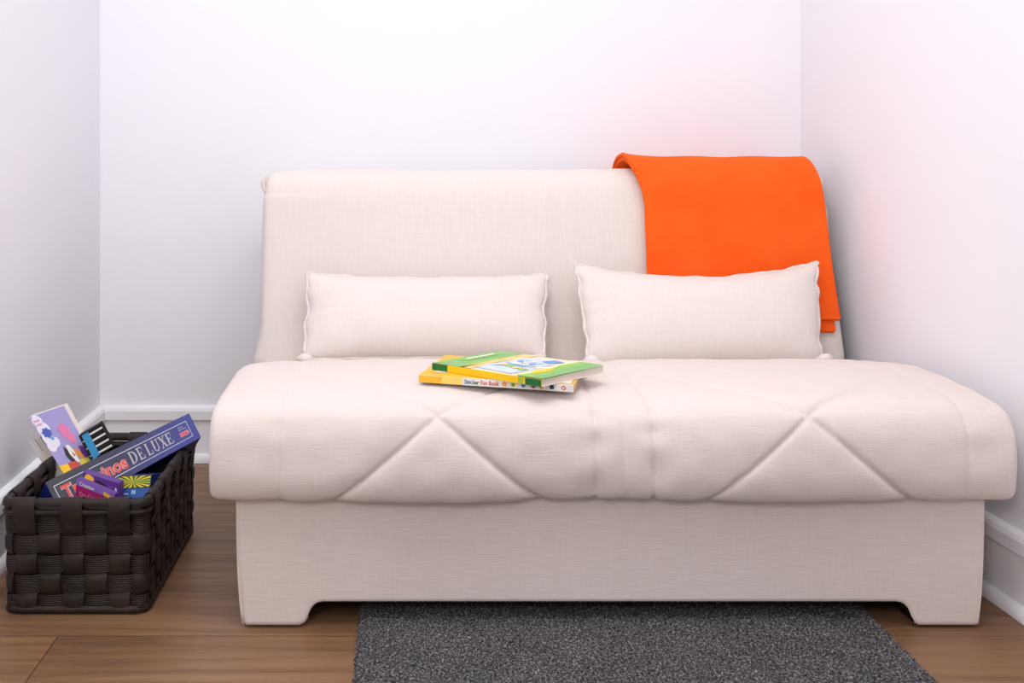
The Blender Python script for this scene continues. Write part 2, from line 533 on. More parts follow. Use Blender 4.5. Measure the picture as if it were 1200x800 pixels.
# --- lumbar cushions
def cushion(TL, TR, BR, BL, half_t, label, seed, dent):
    c = [Vector(q) for q in (TL, TR, BR, BL)]
    n = (c[3] - c[0]).cross(c[1] - c[0]).normalized()     # towards the viewer
    nu, nv = 110, 64
    u = np.linspace(-1, 1, nu); v = np.linspace(-1, 1, nv)
    U, V = np.meshgrid(np.sin(u * math.pi / 2), np.sin(v * math.pi / 2), indexing='ij')
    cx, ct, cb = dent
    Ue = U * (1 - cx * (1 - V ** 2))
    Ve = V * (1 - np.where(V < 0, ct, cb) * (1 - np.abs(U) ** 2.2))
    wr = np.random.default_rng(seed)
    Ue = Ue + .010 * np.sign(U) * np.abs(U) ** 9 * lumps(V * 1.0, V * 0, seed, 8, 20, 4) * (1 - np.abs(V) ** 4)
    Ve = Ve + .012 * np.sign(V) * np.abs(V) ** 9 * lumps(U, U * 0, seed + 1, 5, 11, 4) * (1 - np.abs(U) ** 6)
    T = np.clip((1 - np.abs(U) ** 3.2), 0, 1) ** .55 * np.clip((1 - np.abs(V) ** 2.4), 0, 1) ** .6
    a, b = (Ue + 1) / 2, (Ve + 1) / 2
    cc = np.array([tuple(q) for q in c])
    Q = ((1 - a) * (1 - b))[..., None] * cc[0] + (a * (1 - b))[..., None] * cc[1] + (a * b)[..., None] * cc[2] + ((1 - a) * b)[..., None] * cc[3]
    edgew = np.exp(-(1 - np.abs(U)) / .09)
    puck = .05 * np.sin(V * 17 + seed + 2 * np.sin(V * 5)) * edgew * (1 - V ** 2) + .02 * lumps(U * 2.6, V, seed + 4, 2, 7)
    mb = MB()
    nn = np.array(tuple(n))
    Fr = Q + (T * (1 + puck) * half_t)[..., None] * nn
    Bk = Q - (T * half_t * .82)[..., None] * nn
    mb.grid(Fr, M_cush); mb.grid(Bk[::-1], M_cush)
    root = empty('lumbar_cushion', tuple((c[2] + c[3]) / 2))
    tag(root, label, 'cushion', 'cream lumbar cushions against the backrest')
    mb.build('cushion_body', root)
    # flat stitched flange all the way round
    loop = [Q[i, 0] for i in range(nu)] + [Q[-1, j] for j in range(1, nv)] + [Q[i, -1] for i in range(nu - 2, -1, -1)] + [Q[0, j] for j in range(nv - 2, 0, -1)]
    loop = np.array(loop)
    ctr = Q.reshape(-1, 3).mean(0)
    m_ = len(loop)
    tg = np.roll(loop, -1, 0) - np.roll(loop, 1, 0)
    tg /= np.linalg.norm(tg, axis=1)[:, None] + 1e-9
    outv = np.cross(tg, nn); sgn = np.sign(((loop - ctr) * outv).sum(1)); outv *= sgn[:, None]
    # smooth the outward direction around the corners
    for _ in range(3): outv = (np.roll(outv, 1, 0) + outv * 2 + np.roll(outv, -1, 0)) / 4
    outv /= np.linalg.norm(outv, axis=1)[:, None]
    ss_ = np.arange(m_) / m_ * 2 * math.pi
    w = .0058 + .0012 * np.sin(ss_ * 19 + seed)
    wave = .0022 * np.sin(ss_ * 31 + seed) + .0015 * np.sin(ss_ * 53)
    rows = []
    for (f, dz) in ((-.35, .0016), (.6, .0022), (1.0, .0), (.6, -.0022), (-.35, -.0016)):
        rows.append(loop + outv * (w * f)[:, None] + nn * (dz + wave * max(f, 0))[:, None])
    R = np.array(rows)
    mb = MB(); mb.grid(R, M_cush, True, True, True)
    mb.build('flange', root)
    return root

cushion(P(361, 321, 2.585), P(640, 322, 2.585), P(637, 416, 2.475), P(357, 420, 2.465), .062,
        'cream lumbar cushion on the left half of the sofa, away from the orange throw', 11, (.012, .125, .01))
cushion(P(675, 310, 2.575), P(957, 308, 2.580), P(962, 423, 2.47), P(690, 425, 2.455), 0.062,
        'cream lumbar cushion with raised corners in front of the orange throw', 27, (.018, .31, -.03))
# curled lower corners of the covers
def curl(px, py, d, e, parent):
    mb = MB()
    c = P(px, py, d)
    pts = [c + Vector((e * (.006 - .034 * t), -.010 - .010 * math.sin(3 * t), .012 * math.sin(2.6 * t) - .004)) for t in [k / 8 for k in range(9)]]
    mb.tube(pts, [.003 + .007 * math.sin(math.pi * (.12 + .8 * k / 8)) for k in range(9)], M_cush, 10)
    return mb.build('cushion_corner', parent)
cs = [o for o in COL.objects if o.name.startswith('lumbar_cushion')]
curl(364, 421, 2.46, 1, cs[0]); curl(698, 423, 2.45, 1, cs[1]); curl(958, 421, 2.46, -1, cs[1])

# ------------------------------------------------------------------ orange throw
def throw_material():
    m, N, L, b = new_mat('orange_fleece', srgb(255, 98, 28), 0.95, 0.1)
    b.inputs['Sheen Weight'].default_value = 0.35
    b.inputs['Sheen Tint'].default_value = srgb(255, 150, 80)
    tc = N.new('ShaderNodeTexCoord')
    mp = N.new('ShaderNodeMapping'); mp.inputs['Scale'].default_value = (260, 260, 200)
    nz = N.new('ShaderNodeTexNoise'); nz.inputs['Scale'].default_value = 1; nz.inputs['Detail'].default_value = 3
    L.new(tc.outputs['Object'], mp.inputs['Vector']); L.new(mp.outputs['Vector'], nz.inputs['Vector'])
    n2 = N.new('ShaderNodeTexNoise'); n2.inputs['Scale'].default_value = 14; n2.inputs['Detail'].default_value = 3
    L.new(tc.outputs['Object'], n2.inputs['Vector'])
    r = N.new('ShaderNodeValToRGB')
    r.color_ramp.elements[0].position = .3; r.color_ramp.elements[0].color = srgb(250, 94, 28)
    r.color_ramp.elements[1].position = .7; r.color_ramp.elements[1].color = srgb(255, 102, 34)
    L.new(n2.outputs['Fac'], r.inputs['Fac']); L.new(r.outputs['Color'], b.inputs['Base Color'])
    bp = N.new('ShaderNodeBump'); bp.inputs['Strength'].default_value = .35; bp.inputs['Distance'].default_value = .0015
    L.new(nz.outputs['Fac'], bp.inputs['Height']); L.new(bp.outputs['Normal'], b.inputs['Normal'])
    return m
M_throw = throw_material()

def throw_layer(mb, z_front, s_back, off0, thick, left_dx, right_dx, seed):
    s_a = s_of_z(z_front)
    nt, nx = 110, 60
    s = np.linspace(s_a, s_back, nt)
    z = np.interp(s, bs, bp_[:, 1]); y = np.interp(s, bs, bp_[:, 0])
    top = np.clip((z - .70) / .11, 0, 1)
    behind = s > bs[int(np.argmax(bp_[:, 1]))]
    XLf = .606 - .040 * top ** 2.2 + left_dx
    XLf = np.where(behind, XLf[np.argmin(np.abs(s - bs[int(np.argmax(bp_[:, 1]))]))], XLf)
    XRf = np.interp(z, [.40, .50, .60, .70, .77, .81], [1.066, 1.058, 1.050, 1.044, 1.037, 1.028]) + right_dx
    u = np.linspace(0, 1, nx)
    Sg, Ug = np.meshgrid(s, u, indexing='ij')
    X = XLf[:, None] * (1 - Ug) + XRf[:, None] * Ug
    wob = .0016 * lumps(X, Sg, seed, 8, 30) + .0011 * np.sin(X * 42 + 3 * Sg)
    puff = .010 * (top * np.where(behind, .6, 1))[:, None]        # rides up loosely over the top edge
    flap = .010 * np.exp(-Ug / .05) * top[:, None]
    rows = []
    for k in np.linspace(0, math.pi, 7):                           # rounded hem section, outer to inner
        rows.append((off0 + thick / 2 + thick / 2 * math.cos(k)))
    outer = off0 + thick
    def surf(o, dx):
        return np.stack(back_surface(X + dx, Sg, o + wob + puff + flap), -1)
    O = surf(outer, 0); I = surf(off0, 0)
    # one closed skin: outer, then hem, then inner
    hem_l = [np.stack(back_surface(X[:, 0] - thick * .5 * math.sin(k), s, off0 + thick / 2 + thick / 2 * math.cos(k) + wob[:, 0] + puff[:, 0] + flap[:, 0]), -1) for k in np.linspace(0, math.pi, 6)[1:-1]]
    hem_r = [np.stack(back_surface(X[:, -1] + thick * .5 * math.sin(k), s, off0 + thick / 2 + thick / 2 * math.cos(k) + wob[:, -1] + puff[:, -1] + flap[:, -1]), -1) for k in np.linspace(math.pi, 0, 6)[1:-1]]
    cols = [O[:, j] for j in range(nx - 1, -1, -1)] + hem_l + [I[:, j] for j in range(nx)] + hem_r
    R = np.stack(cols, 1)
    R = np.concatenate([R[:1] * 0 + (R[:1].mean(1, keepdims=True) * 0 + R[:1]), R], 0)
    # rounded lower hem
    low = R[0].copy(); m_ = low.shape[0]
    mid = .5 * (O[0].mean(0) + I[0].mean(0))
    nO = nx
    c2 = low.copy()
    for j in range(m_):
        # collapse to the middle of the section at the same X
        pass
    mb.grid(R, M_throw, True, False, True)
    # cap both ends with a strip across the section
    for row in (R[0], R[-1]):
        o_ = row[:nx][::-1]; i_ = row[nx + 4:nx + 4 + nx]
        drop = np.array((0, 0, -thick * .45)) if row is R[0] or np.allclose(row, R[0]) else np.array((0, 0, -thick * .45))
        midr = (o_ + i_) / 2 + drop
        q1 = (o_ * .8 + i_ * .2) + drop * .7; q2 = (o_ * .2 + i_ * .8) + drop * .7
        mb.grid(np.stack([o_, q1, midr, q2, i_], 0), M_throw)
smax = bs[-1]
mb = MB()
throw_layer(mb, .446, smax * .80, .0150, .0095, 0, 0, 21)
throw_layer(mb, .418, smax * .76, .0040, .0095, .004, -.012, 22)
throw = mb.build('throw_blanket')
tag(throw, 'folded bright orange throw draped over the right end of the sofa backrest', 'blanket')

# ------------------------------------------------------------------ rug
def rug_material():
    m, N, L, b = new_mat('rug_pile', srgb(80, 78, 80), 1.0, 0.05)
    tc = N.new('ShaderNodeTexCoord')
    v = N.new('ShaderNodeTexNoise'); v.inputs['Scale'].default_value = 240; v.inputs['Detail'].default_value = 3; v.inputs['Roughness'].default_value = .7
    L.new(tc.outputs['Object'], v.inputs['Vector'])
    n2 = N.new('ShaderNodeTexNoise'); n2.inputs['Scale'].default_value = 13; n2.inputs['Detail'].default_value = 4
    L.new(tc.outputs['Object'], n2.inputs['Vector'])
    r = N.new('ShaderNodeValToRGB'); e = r.color_ramp.elements
    e[0].position = .36; e[0].color = srgb(30, 30, 32)
    e[1].position = .68; e[1].color = srgb(160, 157, 157)
    k = e.new(.52); k.color = srgb(84, 82, 84)
    L.new(v.outputs['Fac'], r.inputs['Fac'])
    mr = N.new('ShaderNodeMapRange'); mr.inputs['To Min'].default_value = .65; mr.inputs['To Max'].default_value = 1.3
    L.new(n2.outputs['Fac'], mr.inputs['Value'])
    hs = N.new('ShaderNodeHueSaturation'); L.new(r.outputs['Color'], hs.inputs['Color']); L.new(mr.outputs['Result'], hs.inputs['Value'])
    L.new(hs.outputs['Color'], b.inputs['Base Color'])
    return m
M_rug = rug_material()
RX0, RX1, RY0, RY1 = -.076, .860, .95, 2.25
nx, ny = 330, 440
gx = np.linspace(RX0, RX1, nx); gy = np.linspace(RY0, RY1, ny)
GX, GY = np.meshgrid(gx, gy, indexing='ij')
ee = np.minimum(np.minimum(GX - RX0, RX1 - GX), np.minimum(GY - RY0, RY1 - GY))
Z = .0005 + .0125 * np.sqrt(np.clip(1 - (1 - np.clip(ee / .010, 0, 1)) ** 2, 0, 1)) + rng.normal(0, .0011, GX.shape) * (ee > .0005)
jx = rng.normal(0, .0006, GX.shape) - np.where(GX - RX0 < .001, rng.uniform(0, .004, GX.shape), 0) + np.where(RX1 - GX < .001, rng.uniform(0, .004, GX.shape), 0)
mb = MB()
mb.grid(np.stack([GX + jx, GY, np.maximum(Z, .0006)], -1), M_rug, False)
mb.add([(RX0, RY0, .0005), (RX0, RY1, .0005), (RX1, RY1, .0005), (RX1, RY0, .0005)], [(0, 1, 2, 3)], M_rug)
rug = mb.build('rug')
tag(rug, 'dark charcoal short-pile rug on the wood floor running under the sofa', 'rug')

# ------------------------------------------------------------------ books on the seat
WHITE = plain('paper_white', (240, 236, 230)); PAGES = plain('page_edges', (226, 216, 206), .8)
YEL = plain('print_yellow', (252, 205, 20)); GRN = plain('print_green', (70, 165, 50)); DGRN = plain('print_dark_green', (22, 110, 48))
LGRN = plain('print_light_green', (150, 200, 90)); PBLUE = plain('print_pale_blue', (205, 220, 235)); SKY = plain('print_sky_blue', (110, 160, 215))
AMB = plain('print_amber', (248, 188, 50)); CREAM = plain('print_cream', (243, 226, 190)); RED = plain('print_red', (205, 70, 55))
TEAL = plain('print_teal', (45, 110, 150)); ORG = plain('print_orange', (240, 150, 60)); INK = plain('print_black', (24, 22, 26))
PINK = plain('print_pink', (238, 150, 165)); LIME = plain('print_lime', (170, 190, 60)); GREY = plain('print_grey', (196, 196, 200))

def paperback(A, B, C, D, th, covers, name, label, group, lift_corner=0.0):
    """A-B is the spine's upper edge (left to right), C and D the far corners; th = thickness."""
    A, B, C, D = [Vector(q) for q in (A, B, C, D)]
    up = Vector((0, 0, 1))
    root = empty(name, tuple((A + B + C + D) / 4 - up * th))
    tag(root, label, 'book', group)
    m_cover, m_spine = covers
    ct = .0009
    # page block
    ins = .003
    fa = (D - A).normalized(); fb = (B - A).normalized()
    pa, pb, pc, pd = A + fb * ins, B - fb * ins, C - fb * ins - fa * ins, D + fb * ins - fa * ins
    mb = MB()
    t0 = up * ct
    top = [pd - t0, pc - t0, pb - t0, pa - t0]
    mb.hexa([q for q in top] + [q - up * (th - 2 * ct) for q in top], PAGES)
    # a few sheet lines along the open edges
    mb.build('page_block', root)
    def cover(zoff, nm, bend):
        mb = MB(); n_ = 14
        a = np.linspace(0, 1, n_)
        g = np.zeros((n_, n_, 3)); g2 = g.copy()
        for i, u in enumerate(a):
            for j, v in enumerate(a):
                q = (A * (1 - u) + B * u) * (1 - v) + (D * (1 - u) + C * u) * v
                q = q + up * (zoff + bend * (v ** 3) * (u ** 3))
                g[i, j] = q; g2[i, j] = q - up * ct
        mb.grid(g, m_cover, True); mb.grid(g2[::-1], WHITE, True)
        for G in ((g[0], g2[0]), (g2[-1], g[-1]), (g2[:, 0], g[:, 0]), (g[:, -1], g2[:, -1])):
            mb.grid(np.array(G), WHITE, False)
        return mb
    c_top = cover(0, 'front_cover', lift_corner)
    c_bot = cover(-th + ct, 'back_cover', 0)
    c_bot.build('back_cover', root)
    sp_ = MB()
    out = -fa * .0012
    sp_.hexa([A + out, B + out, B + out - up * th, A + out - up * th, A, B, B - up * th, A - up * th], m_spine)
    return root, c_top, sp_, Face(D, C, B, A, .0006), Face(A + out, B + out, B + out - up * th, A + out - up * th, .0004), (A, B, C, D)

TH2, TH1 = .0135, .0125
# lower book: sticker book
zl = .4400
def onz(px, py, z):
    d = (H - z) * F / (py - CY); return P(px, py, d)
A = onz(491, 439, zl); B = onz(672, 450.5, zl)
ax = (B - A); ax.z = 0; ln = ax.length; ax.normalize(); pv = Vector((-ax.y, ax.x, 0))
A.z = B.z = zl
C = B + pv * .200; D = A + pv * .200
root, ct_, sp_, fc, fs, _ = paperback(A, B, C, D, TH2, (AMB, WHITE), 'sticker_book',
    'yellow sticker book with white spine and coloured dots, underneath the other book on the seat', 'paperback books on the sofa seat')
for k in range(6): fc.disc(ct_, .12 + .15 * k, .82 - .07 * (k % 2), .05, .05, [CREAM, LIME, ORG, CREAM, GREY, WHITE][k], 1.2)
fc.rect(ct_, .02, .6, .5, .7, CREAM); fc.rect(ct_, .55, .75, .98, .97, WHITE)
ct_.build('front_cover', root)
fs.rect(sp_, 0, 0, .155, 1, AMB, 1); fs.rect(sp_, .155, 0, .29, 1, plain('print_soft_yellow', (253, 214, 110)), 1)
fs.text(sp_, 'Stic', .305, .22, .355, .80, TEAL, 2, .02); fs.text(sp_, 'ker', .36, .22, .40, .80, DGRN, 2, .02)
fs.text(sp_, 'Fun Book', .412, .22, .53, .80, RED, 2, .012)
for k, (u, c_, c2) in enumerate(((.565, ORG, AMB), (.62, LIME, DGRN), (.685, SKY, TEAL), (.75, RED, TEAL), (.80, AMB, ORG), (.865, INK, TEAL), (.94, RED, PINK))):
    if k < 6:
        fs.disc(sp_, u, .5, .0145, .30, c_, 1.5, 16, .12, k); fs.disc(sp_, u + .002, .55, .006, .13, c2, 2.2, 10)
    else:
        fs.poly(sp_, [(u - .017, .5), (u, .85), (u + .017, .5), (u, .15)], c_, 1.5); fs.poly(sp_, [(u - .009, .5), (u, .68), (u + .009, .5), (u, .32)], WHITE, 2.2)
sp_.build('spine', root)

# upper book
zt = zl + TH1 + .0008
A = onz(507, 425, zt); B = onz(635, 445, zt)
ax = (B - A); ax.z = 0; ln = ax.length; ax.normalize(); pv = Vector((-ax.y, ax.x, 0))
pv = (pv + ax * .17).normalized()
C = B + pv * .182; D = A + pv * .182
root, ct_, sp_, fc, fs, _ = paperback(A, B, C, D, TH1, (CREAM, YEL), 'activity_book',
    'green and yellow picture book lying on top of the other book on the seat', 'paperback books on the sofa seat', .002)
GRN2 = plain('print_green_gloss_paled', (112, 184, 92), .3); AMB2 = plain('print_amber_gloss_paled', (248, 212, 120), .3)  # print colours paled, whitish gloss reflection on the cover is mixed in
fc.rect(ct_, 0, 0, .30, 1, GRN2, 1); fc.poly(ct_, [(.30, 0), (.22, .3), (.20, .7), (.26, 1), (.30, 1)], LGRN, 1.6)
fc.poly(ct_, [(.26, 0), (.26, 1), (.36, 1), (.33, .5), (.40, 0)], AMB2, 1.6)
fc.poly(ct_, [(.36, .15), (.34, .9), (.70, .95), (.74, .5), (.66, .12)], PBLUE, 1.6)
fc.poly(ct_, [(.42, .3), (.40, .75), (.52, .62), (.62, .75), (.60, .35), (.52, .45)], SKY, 2.4)
fc.poly(ct_, [(.60, .10), (.57, .25), (.66, .32), (.72, .14)], SKY, 2.4)
fc.poly(ct_, [(.44, .42), (.43, .55), (.56, .52)], WHITE, 3)
fc.poly(ct_, [(.72, .05), (.74, .95), (.85, .95), (.82, .5), (.85, .05)], CREAM, 2)
fc.poly(ct_, [(.78, 0), (.76, .3), (.82, .6), (.78, 1), (1, 1), (1, 0)], LGRN, 2.4)
fc.poly(ct_, [(.86, .02), (.84, .4), (.90, .7), (.88, 1), (1, 1), (1, 0)], GRN2, 3)
fc.poly(ct_, [(.80, .45), (.86, .62), (.84, .85), (.77, .75)], YEL, 3.2)
for k in range(14):
    fc.disc(ct_, .38 + .026 * k, .25 + .5 * ((k * 5) % 14) / 14, .022 + .008 * (k % 3), .05, [WHITE, CREAM, AMB2, PBLUE, GREY, LGRN][k % 6], 2.6 + .05 * k, 12, .2, k)
fc.rect(ct_, .05, .15, .13, .70, LGRN, 2); fc.rect(ct_, .07, .2, .10, .62, WHITE, 2.6)
ct_.build('front_cover', root)
fs.rect(sp_, 0, 0, .15, 1, DGRN, 1); fs.rect(sp_, .80, 0, .845, 1, LIME, 1); fs.rect(sp_, .86, 0, 1, 1, DGRN, 1)
sp_.build('spine', root)

# ------------------------------------------------------------------ woven basket
def strap_material(name, ribs):
    m, N, L, b = new_mat(name, srgb(52, 42, 36), .55, .35)
    tc = N.new('ShaderNodeTexCoord')
    nz = N.new('ShaderNodeTexNoise'); nz.inputs['Scale'].default_value = 24; nz.inputs['Detail'].default_value = 3
    L.new(tc.outputs['Object'], nz.inputs['Vector'])
    r = N.new('ShaderNodeValToRGB')
    r.color_ramp.elements[0].position = .3; r.color_ramp.elements[0].color = srgb(25, 17, 13)
    r.color_ramp.elements[1].position = .7; r.color_ramp.elements[1].color = srgb(46, 34, 27)
    L.new(nz.outputs['Fac'], r.inputs['Fac']); L.new(r.outputs['Color'], b.inputs['Base Color'])
    bp = N.new('ShaderNodeBump')
    if ribs:
        wv = N.new('ShaderNodeTexWave'); wv.bands_direction = 'Z'; wv.inputs['Scale'].default_value = 78; wv.inputs['Distortion'].default_value = .2
        L.new(tc.outputs['Object'], wv.inputs['Vector'])
        bp.inputs['Strength'].default_value = .8; bp.inputs['Distance'].default_value = .0016
        L.new(wv.outputs['Fac'], bp.inputs['Height'])
    else:
        n2 = N.new('ShaderNodeTexNoise'); n2.inputs['Scale'].default_value = 90
        L.new(tc.outputs['Object'], n2.inputs['Vector'])
        bp.inputs['Strength'].default_value = .25; bp.inputs['Distance'].default_value = .001
        L.new(n2.outputs['Fac'], bp.inputs['Height'])
    L.new(bp.outputs['Normal'], b.inputs['Normal'])
    return m
M_sv = strap_material('woven_strap', False); M_sh = strap_material('ribbed_strap', True)
M_dark = plain('basket_core', (22, 18, 16), .9, .1)

BCX, BCY, BHX, BHY, BR_ = -.6030, 2.2020, .1305, .2270, .016
NCOL = 32
def loop_pts(n, grow, z):
    """rounded rectangle; starts at front-left, runs right along the front. returns pos, outward normal"""
    k = 1 - .022 * (1 - z / .215)
    hx, hy, r = BHX * k + grow, BHY * k + grow, BR_ + max(grow, -.015)
    sx, sy = 2 * (hx - r), 2 * (hy - r); q = math.pi / 2 * r
    per = 2 * (sx + sy) + 4 * q
    out = []
    for i in range(n):
        t = (i / n) * per
        segs = [('l', sx, (-hx + r, -hy), (1, 0), (0, -1)), ('a', q, (hx - r, -hy + r), -90, None),
                ('l', sy, (hx, -hy + r), (0, 1), (1, 0)), ('a', q, (hx - r, hy - r), 0, None),
                ('l', sx, (hx - r, hy), (-1, 0), (0, 1)), ('a', q, (-hx + r, hy - r), 90, None),
                ('l', sy, (-hx, hy - r), (0, -1), (-1, 0)), ('a', q, (-hx + r, -hy + r), 180, None)]
        for sg in segs:
            if t <= sg[1] + 1e-9:
                if sg[0] == 'l':
                    p = (sg[2][0] + sg[3][0] * t, sg[2][1] + sg[3][1] * t); nn = sg[4]
                else:
                    a = math.radians(sg[3]) + t / r
                    p = (sg[2][0] + r * math.cos(a), sg[2][1] + r * math.sin(a)); nn = (math.cos(a), math.sin(a))
                out.append((BCX + p[0], BCY + p[1], nn[0], nn[1])); break
            t -= sg[1]
    return np.array(out)
basket = empty('storage_basket', (BCX, BCY, 0))
tag(basket, 'dark brown woven strap basket full of games and books on the floor beside the sofa', 'basket')
mb = MB()
ZTOP = .186; NROW = 5; RH = ZTOP / NROW
SUB = 10
NP = NCOL * SUB
amp = .0042
def pos(i_f, z, off):
    """i_f : fractional perimeter index in [0,NP)"""
    L_ = LPS[min(int(z / .215 * 20), 20)]
    k = int(math.floor(i_f)) % NP; f = i_f - math.floor(i_f)
    a, b = L_[k], L_[(k + 1) % NP]
    q = a * (1 - f) + b * f
    return (q[0] + q[2] * off, q[1] + q[3] * off, z)
LPS = [loop_pts(NP, 0, .215 * k / 20) for k in range(21)]
def weave(i_f, z):
    col = i_f / SUB - .5; row = z / RH - .5
    return math.cos(math.pi * col) * math.cos(math.pi * row)   # + : upright strap outside
# upright straps
for c in range(NCOL):
    hw = SUB * .44
    nz_ = 34
    rows = []
    for k in range(nz_ + 1):
        z = .003 + (ZTOP + .006) * k / nz_
        o = amp * (1 if c % 2 == 0 else -1) * math.cos(math.pi * (z / RH - .5)) * 1.15
        o = max(-amp, min(amp, o * 1.25))
        rw = []
        for q in np.linspace(-1, 1, 7):
            rw.append(pos(c * SUB + SUB / 2 + q * hw, z, o + .0022 * (1 - q * q)))
        rows.append(rw)
    mb.grid(np.array(rows), M_sv)
# ribbed weavers
for r in range(NROW):
    hh = RH * .46
    rows = []
    for k in range(NP):
        col = (k + .0) / SUB - .5
        o = -amp * math.cos(math.pi * col) * (1 if r % 2 == 0 else -1)
        o = max(-amp, min(amp, o * 1.25))
        rows.append([pos(k, max(.002, (r + .5) * RH + q * hh), o + .0012 * (1 - q * q)) for q in np.linspace(-1, 1, 5)])
    mb.grid(np.array(rows), M_sh, True, True, False)
# dark core between the two layers
core = np.array([[pos(k, z, -.0045) for z in (.002, .05, .1, .15, .19)] for k in range(NP)])
mb.grid(core, M_dark, True, True, False)
mb.build('weave', basket)
mb = MB()
bl = loop_pts(80, -.004, 0)
mb.add([(p[0], p[1], .003) for p in bl], [tuple(range(80))], M_dark)
mb.add([(p[0], p[1], .009) for p in bl], [tuple(range(80))], M_dark)
mb.tube([(p[0], p[1], .0085) for p in loop_pts(80, .001, 0)], .0075, M_sv, 8, True)
mb.build('bottom', basket)
# rim: two rods with straps wrapped over them
mb = MB()
mb.tube([(p[0], p[1], .2065) for p in loop_pts(120, 0, .215)], .0085, M_sv, 10, True)
mb.tube([(p[0], p[1], .190) for p in loop_pts(120, .003, .2)], .0062, M_sv, 8, True)
mb.tube([(p[0], p[1], .190) for p in loop_pts(120, -.006, .2)], .0055, M_sv, 8, True)
for c in range(NCOL):
    if c % 2 == 0:
        path = [(.0085, .171), (.0108, .180), (.0118, .192), (.0118, .204), (.0085, .213), (.003, .2172), (-.003, .2172), (-.0085, .213), (-.0115, .204), (-.0115, .190), (-.010, .176)]
        hw = SUB * .46
    else:
        path = [(.0086, .201), (.0092, .207), (.0075, .212), (.003, .2156), (-.003, .2156), (-.0078, .2115), (-.0092, .205)]
        hw = SUB * .47
    rows = []
    for (o, z) in path:
        rows.append([pos(c * SUB + SUB / 2 + q * hw, min(z, .2149), o + .0008 * (1 - q * q))[:2] + (z,) for q in np.linspace(-1, 1, 6)])
    mb.grid(np.array(rows), M_sv)
mb.build('rim', basket)

# ------------------------------------------------------------------ things in the basket
def box_thing(name, cat, label, TL, TR, BR, BL, depth, mats, group=None):
    TL, TR, BR, BL = [Vector(q) for q in (TL, TR, BR, BL)]; dv = Vector(depth)
    mb = MB()
    mb.hexa([TL, TR, BR, BL] + [q + dv for q in (TL, TR, BR, BL)], mats)
    f = Face(TL, TR, BR, BL, .0004)
    def done():
        o = mb.build(name); tag(o, label, cat, group); return o
    return mb, f, done

def gradient_print():
    m, N, L, b = new_mat('print_night_to_blue', srgb(40, 45, 70), .38, .45)
    tc = N.new('ShaderNodeTexCoord'); sx = N.new('ShaderNodeSeparateXYZ'); r = N.new('ShaderNodeValToRGB')
    L.new(tc.outputs['Generated'], sx.inputs[0]); L.new(sx.outputs['X'], r.inputs['Fac'])
    e = r.color_ramp.elements
    e[0].position = .1; e[0].color = srgb(44, 44, 52)
    e[1].position = .95; e[1].color = srgb(74, 82, 160)
    k = e.new(.5); k.color = srgb(50, 52, 84)
    L.new(r.outputs['Color'], b.inputs['Base Color'])
    return m
M_night = gradient_print()
NAVY = plain('print_navy', (40, 50, 140), .4); SILV = plain('print_silver', (190, 186, 188), .35, .6); CORAL = plain('print_coral', (226, 84, 74), .4)
MAROON = plain('print_maroon', (110, 24, 34), .5); PALE = plain('print_pale_line', (206, 208, 225), .4)

TLb, TRb = P(53, 565, 2.090), P(221.5, 484, 2.345)
BRb, BLb = P(235.5, 512, 2.320), P(72, 602, 2.060)
axis_u = (TRb - TLb).normalized(); axis_v = (BLb - TLb).normalized()
nf = axis_v.cross(axis_u).normalized()          # towards the viewer
mb, f, done = box_thing('board_game_box', 'game box',
    'long dark blue board game box with red and silver title, lying slantwise across the basket', TLb, TRb, BRb, BLb, nf * -.05, [M_night, NAVY, M_night, NAVY, NAVY, NAVY])
lw = .0035
for (u0, v0, u1, v1) in ((.03, .20, .955, .225), (.03, .80, .955, .825), (.03, .20, .0345, .825), (.951, .20, .955, .825)):
    f.rect(mb, u0, v0, u1, v1, PALE, 1)
f.text(mb, 'Triominos', .060, .30, .485, .74, SILV, 1.3, .055)
f.text(mb, 'Triominos', .060, .30, .485, .74, CORAL, 2.0, .025)
